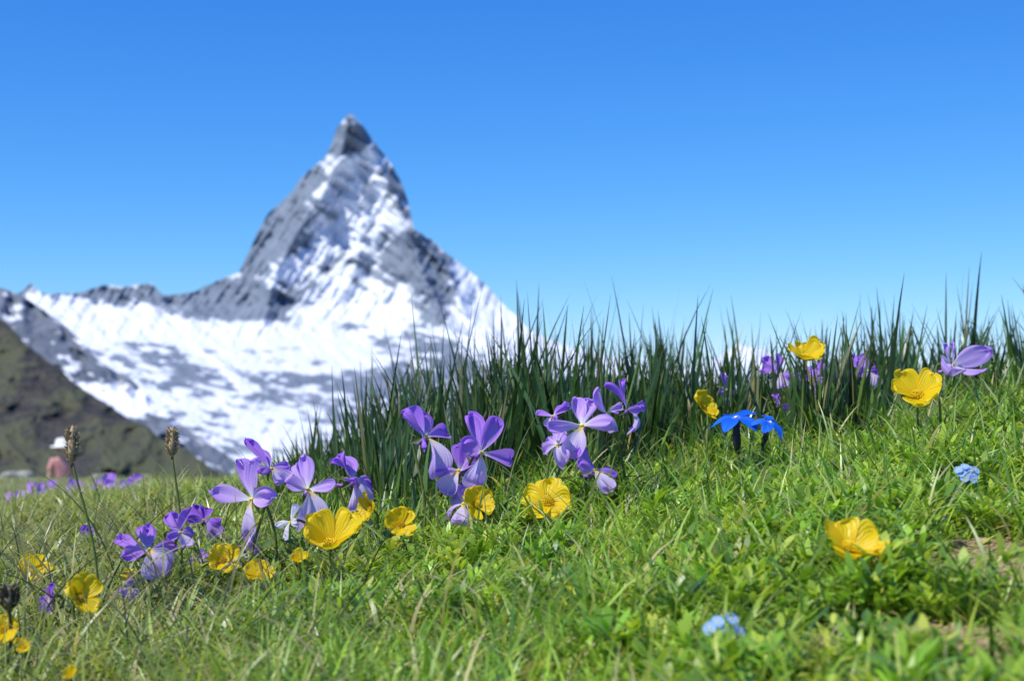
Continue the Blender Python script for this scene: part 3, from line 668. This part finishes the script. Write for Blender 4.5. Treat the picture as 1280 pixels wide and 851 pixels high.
def hiker(px, D, shirt, hat, lab, turn):
    c = P(px, 600, D); root = thing('person', (c.x, D, gz1(c.x, D)), lab, 'person'); root.rotation_euler = (0, 0, turn)
    pts = [(0,0,.95),(0,0,1.15),(0,0,1.36),(0,0,1.48),(0,0,1.56),(0,-.01,1.66),(0,-.125,1.60),
           (.17,0,1.40),(.23,-.02,1.13),(.22,-.12,.92),(.22,-.15,.83),(-.17,0,1.40),(-.23,-.02,1.13),(-.22,-.12,.92),(-.22,-.15,.83),
           (.10,0,.88),(.11,-.02,.48),(.11,.02,.09),(.11,-.13,.04),(-.10,0,.88),(-.11,-.02,.48),(-.11,.02,.09),(-.11,-.13,.04)]
    ed = [(0,1),(1,2),(2,3),(3,4),(4,5),(5,6),(2,7),(7,8),(8,9),(9,10),(2,11),(11,12),(12,13),(13,14),(0,15),(15,16),(16,17),(17,18),(0,19),(19,20),(20,21),(21,22)]
    rd = [.13,.12,.13,.055,.085,.085,.012,.055,.042,.032,.035,.055,.042,.032,.035,.085,.055,.04,.035,.085,.055,.04,.035]
    skin_mesh('body', pts, ed, rd, M_skin, root)
    sp = [(0,0,.98),(0,0,1.15),(0,0,1.35),(0,0,1.44),(.17,0,1.40),(.22,-.01,1.2),(-.17,0,1.40),(-.22,-.01,1.2)]
    skin_mesh('shirt', sp, [(0,1),(1,2),(2,3),(2,4),(4,5),(2,6),(6,7)], [.15,.145,.155,.07,.075,.065,.075,.065], shirt, root)
    tp = [(0,0,.95),(.10,0,.86),(.11,-.02,.48),(.11,.02,.14),(-.10,0,.86),(-.11,-.02,.48),(-.11,.02,.14)]
    skin_mesh('trousers', tp, [(0,1),(1,2),(2,3),(0,4),(4,5),(5,6)], [.155,.105,.075,.065,.105,.075,.065], M_tr, root)
    V = []; F = []; pr = [(.0,.0),(.20,-.005),(.22,-.03),(.13,.005),(.125,.08),(.10,.12),(.0,.135)]
    for r, z in pr:
        for k in range(20): a = k*math.pi/10; V.append((r*math.cos(a), r*math.sin(a)-.01, 1.67+z))
    for j in range(len(pr)-1):
        for k in range(20): F.append((j*20+k, j*20+(k+1)%20, (j+1)*20+(k+1)%20, (j+1)*20+k))
    if hat: ob = mesh_obj('sun_hat', V, F, M_hat); ob.parent = root
    v, f = blob((0, .02, 1.655), .098, 4, 12, 9, 1.0); ob = mesh_obj('hair', v, f, M_hair); ob.parent = root
hiker(78, 25.1, M_red, True, 'hiker in white sun hat and pink shirt', .5)

# ---------------------------------------------------------------- light, sky, camera
EL = 54
sd = Vector((-.62, -.46, 0)).normalized()*math.cos(math.radians(EL)); sd.z = math.sin(math.radians(EL))
sl = bpy.data.lights.new('sun', 'SUN'); sl.energy = 5.0; sl.angle = math.radians(.5); sl.color = (1, .97, .90)
so = link(bpy.data.objects.new('sun', sl)); so.rotation_euler = sd.to_track_quat('Z', 'Y').to_euler()
w = bpy.data.worlds.new('World'); scene.world = w; w.use_nodes = True; nt = w.node_tree; N = nt.nodes; L = nt.links
bg = N['Background']; sk = N.new('ShaderNodeTexSky'); sk.sky_type = 'NISHITA'; sk.sun_disc = False
sk.sun_elevation = math.radians(EL); sk.sun_rotation = math.atan2(sd.x, sd.y); sk.altitude = 2800; sk.air_density = 1.0; sk.dust_density = .3; sk.ozone_density = 3
sep = N.new('ShaderNodeSeparateColor'); cmb = N.new('ShaderNodeCombineColor'); L.new(sk.outputs[0], sep.inputs[0])
ST = .12
for ch, (a, g_) in zip(('Red','Green','Blue'), ((.80,1.50),(.90,.96),(1.18,.50))):
    m1 = N.new('ShaderNodeMath'); m1.operation = 'MULTIPLY'; m1.inputs[1].default_value = ST; L.new(sep.outputs[ch], m1.inputs[0])
    m2 = N.new('ShaderNodeMath'); m2.operation = 'POWER'; m2.inputs[1].default_value = g_; L.new(m1.outputs[0], m2.inputs[0])
    m3 = N.new('ShaderNodeMath'); m3.operation = 'MULTIPLY'; m3.inputs[1].default_value = a/ST; L.new(m2.outputs[0], m3.inputs[0])
    L.new(m3.outputs[0], cmb.inputs[ch])
L.new(cmb.outputs[0], bg.inputs['Color']); bg.inputs['Strength'].default_value = ST
cd = bpy.data.cameras.new('camera'); cam = link(bpy.data.objects.new('camera', cd)); scene.camera = cam
cd.lens = 50; cd.sensor_width = 36; cd.clip_start = .02; cd.clip_end = 60000
cam.location = (0, 0, 0); cam.rotation_euler = (math.pi/2+PITCH, 0, 0)
cd.dof.use_dof = True; cd.dof.focus_distance = .83; cd.dof.aperture_fstop = 17
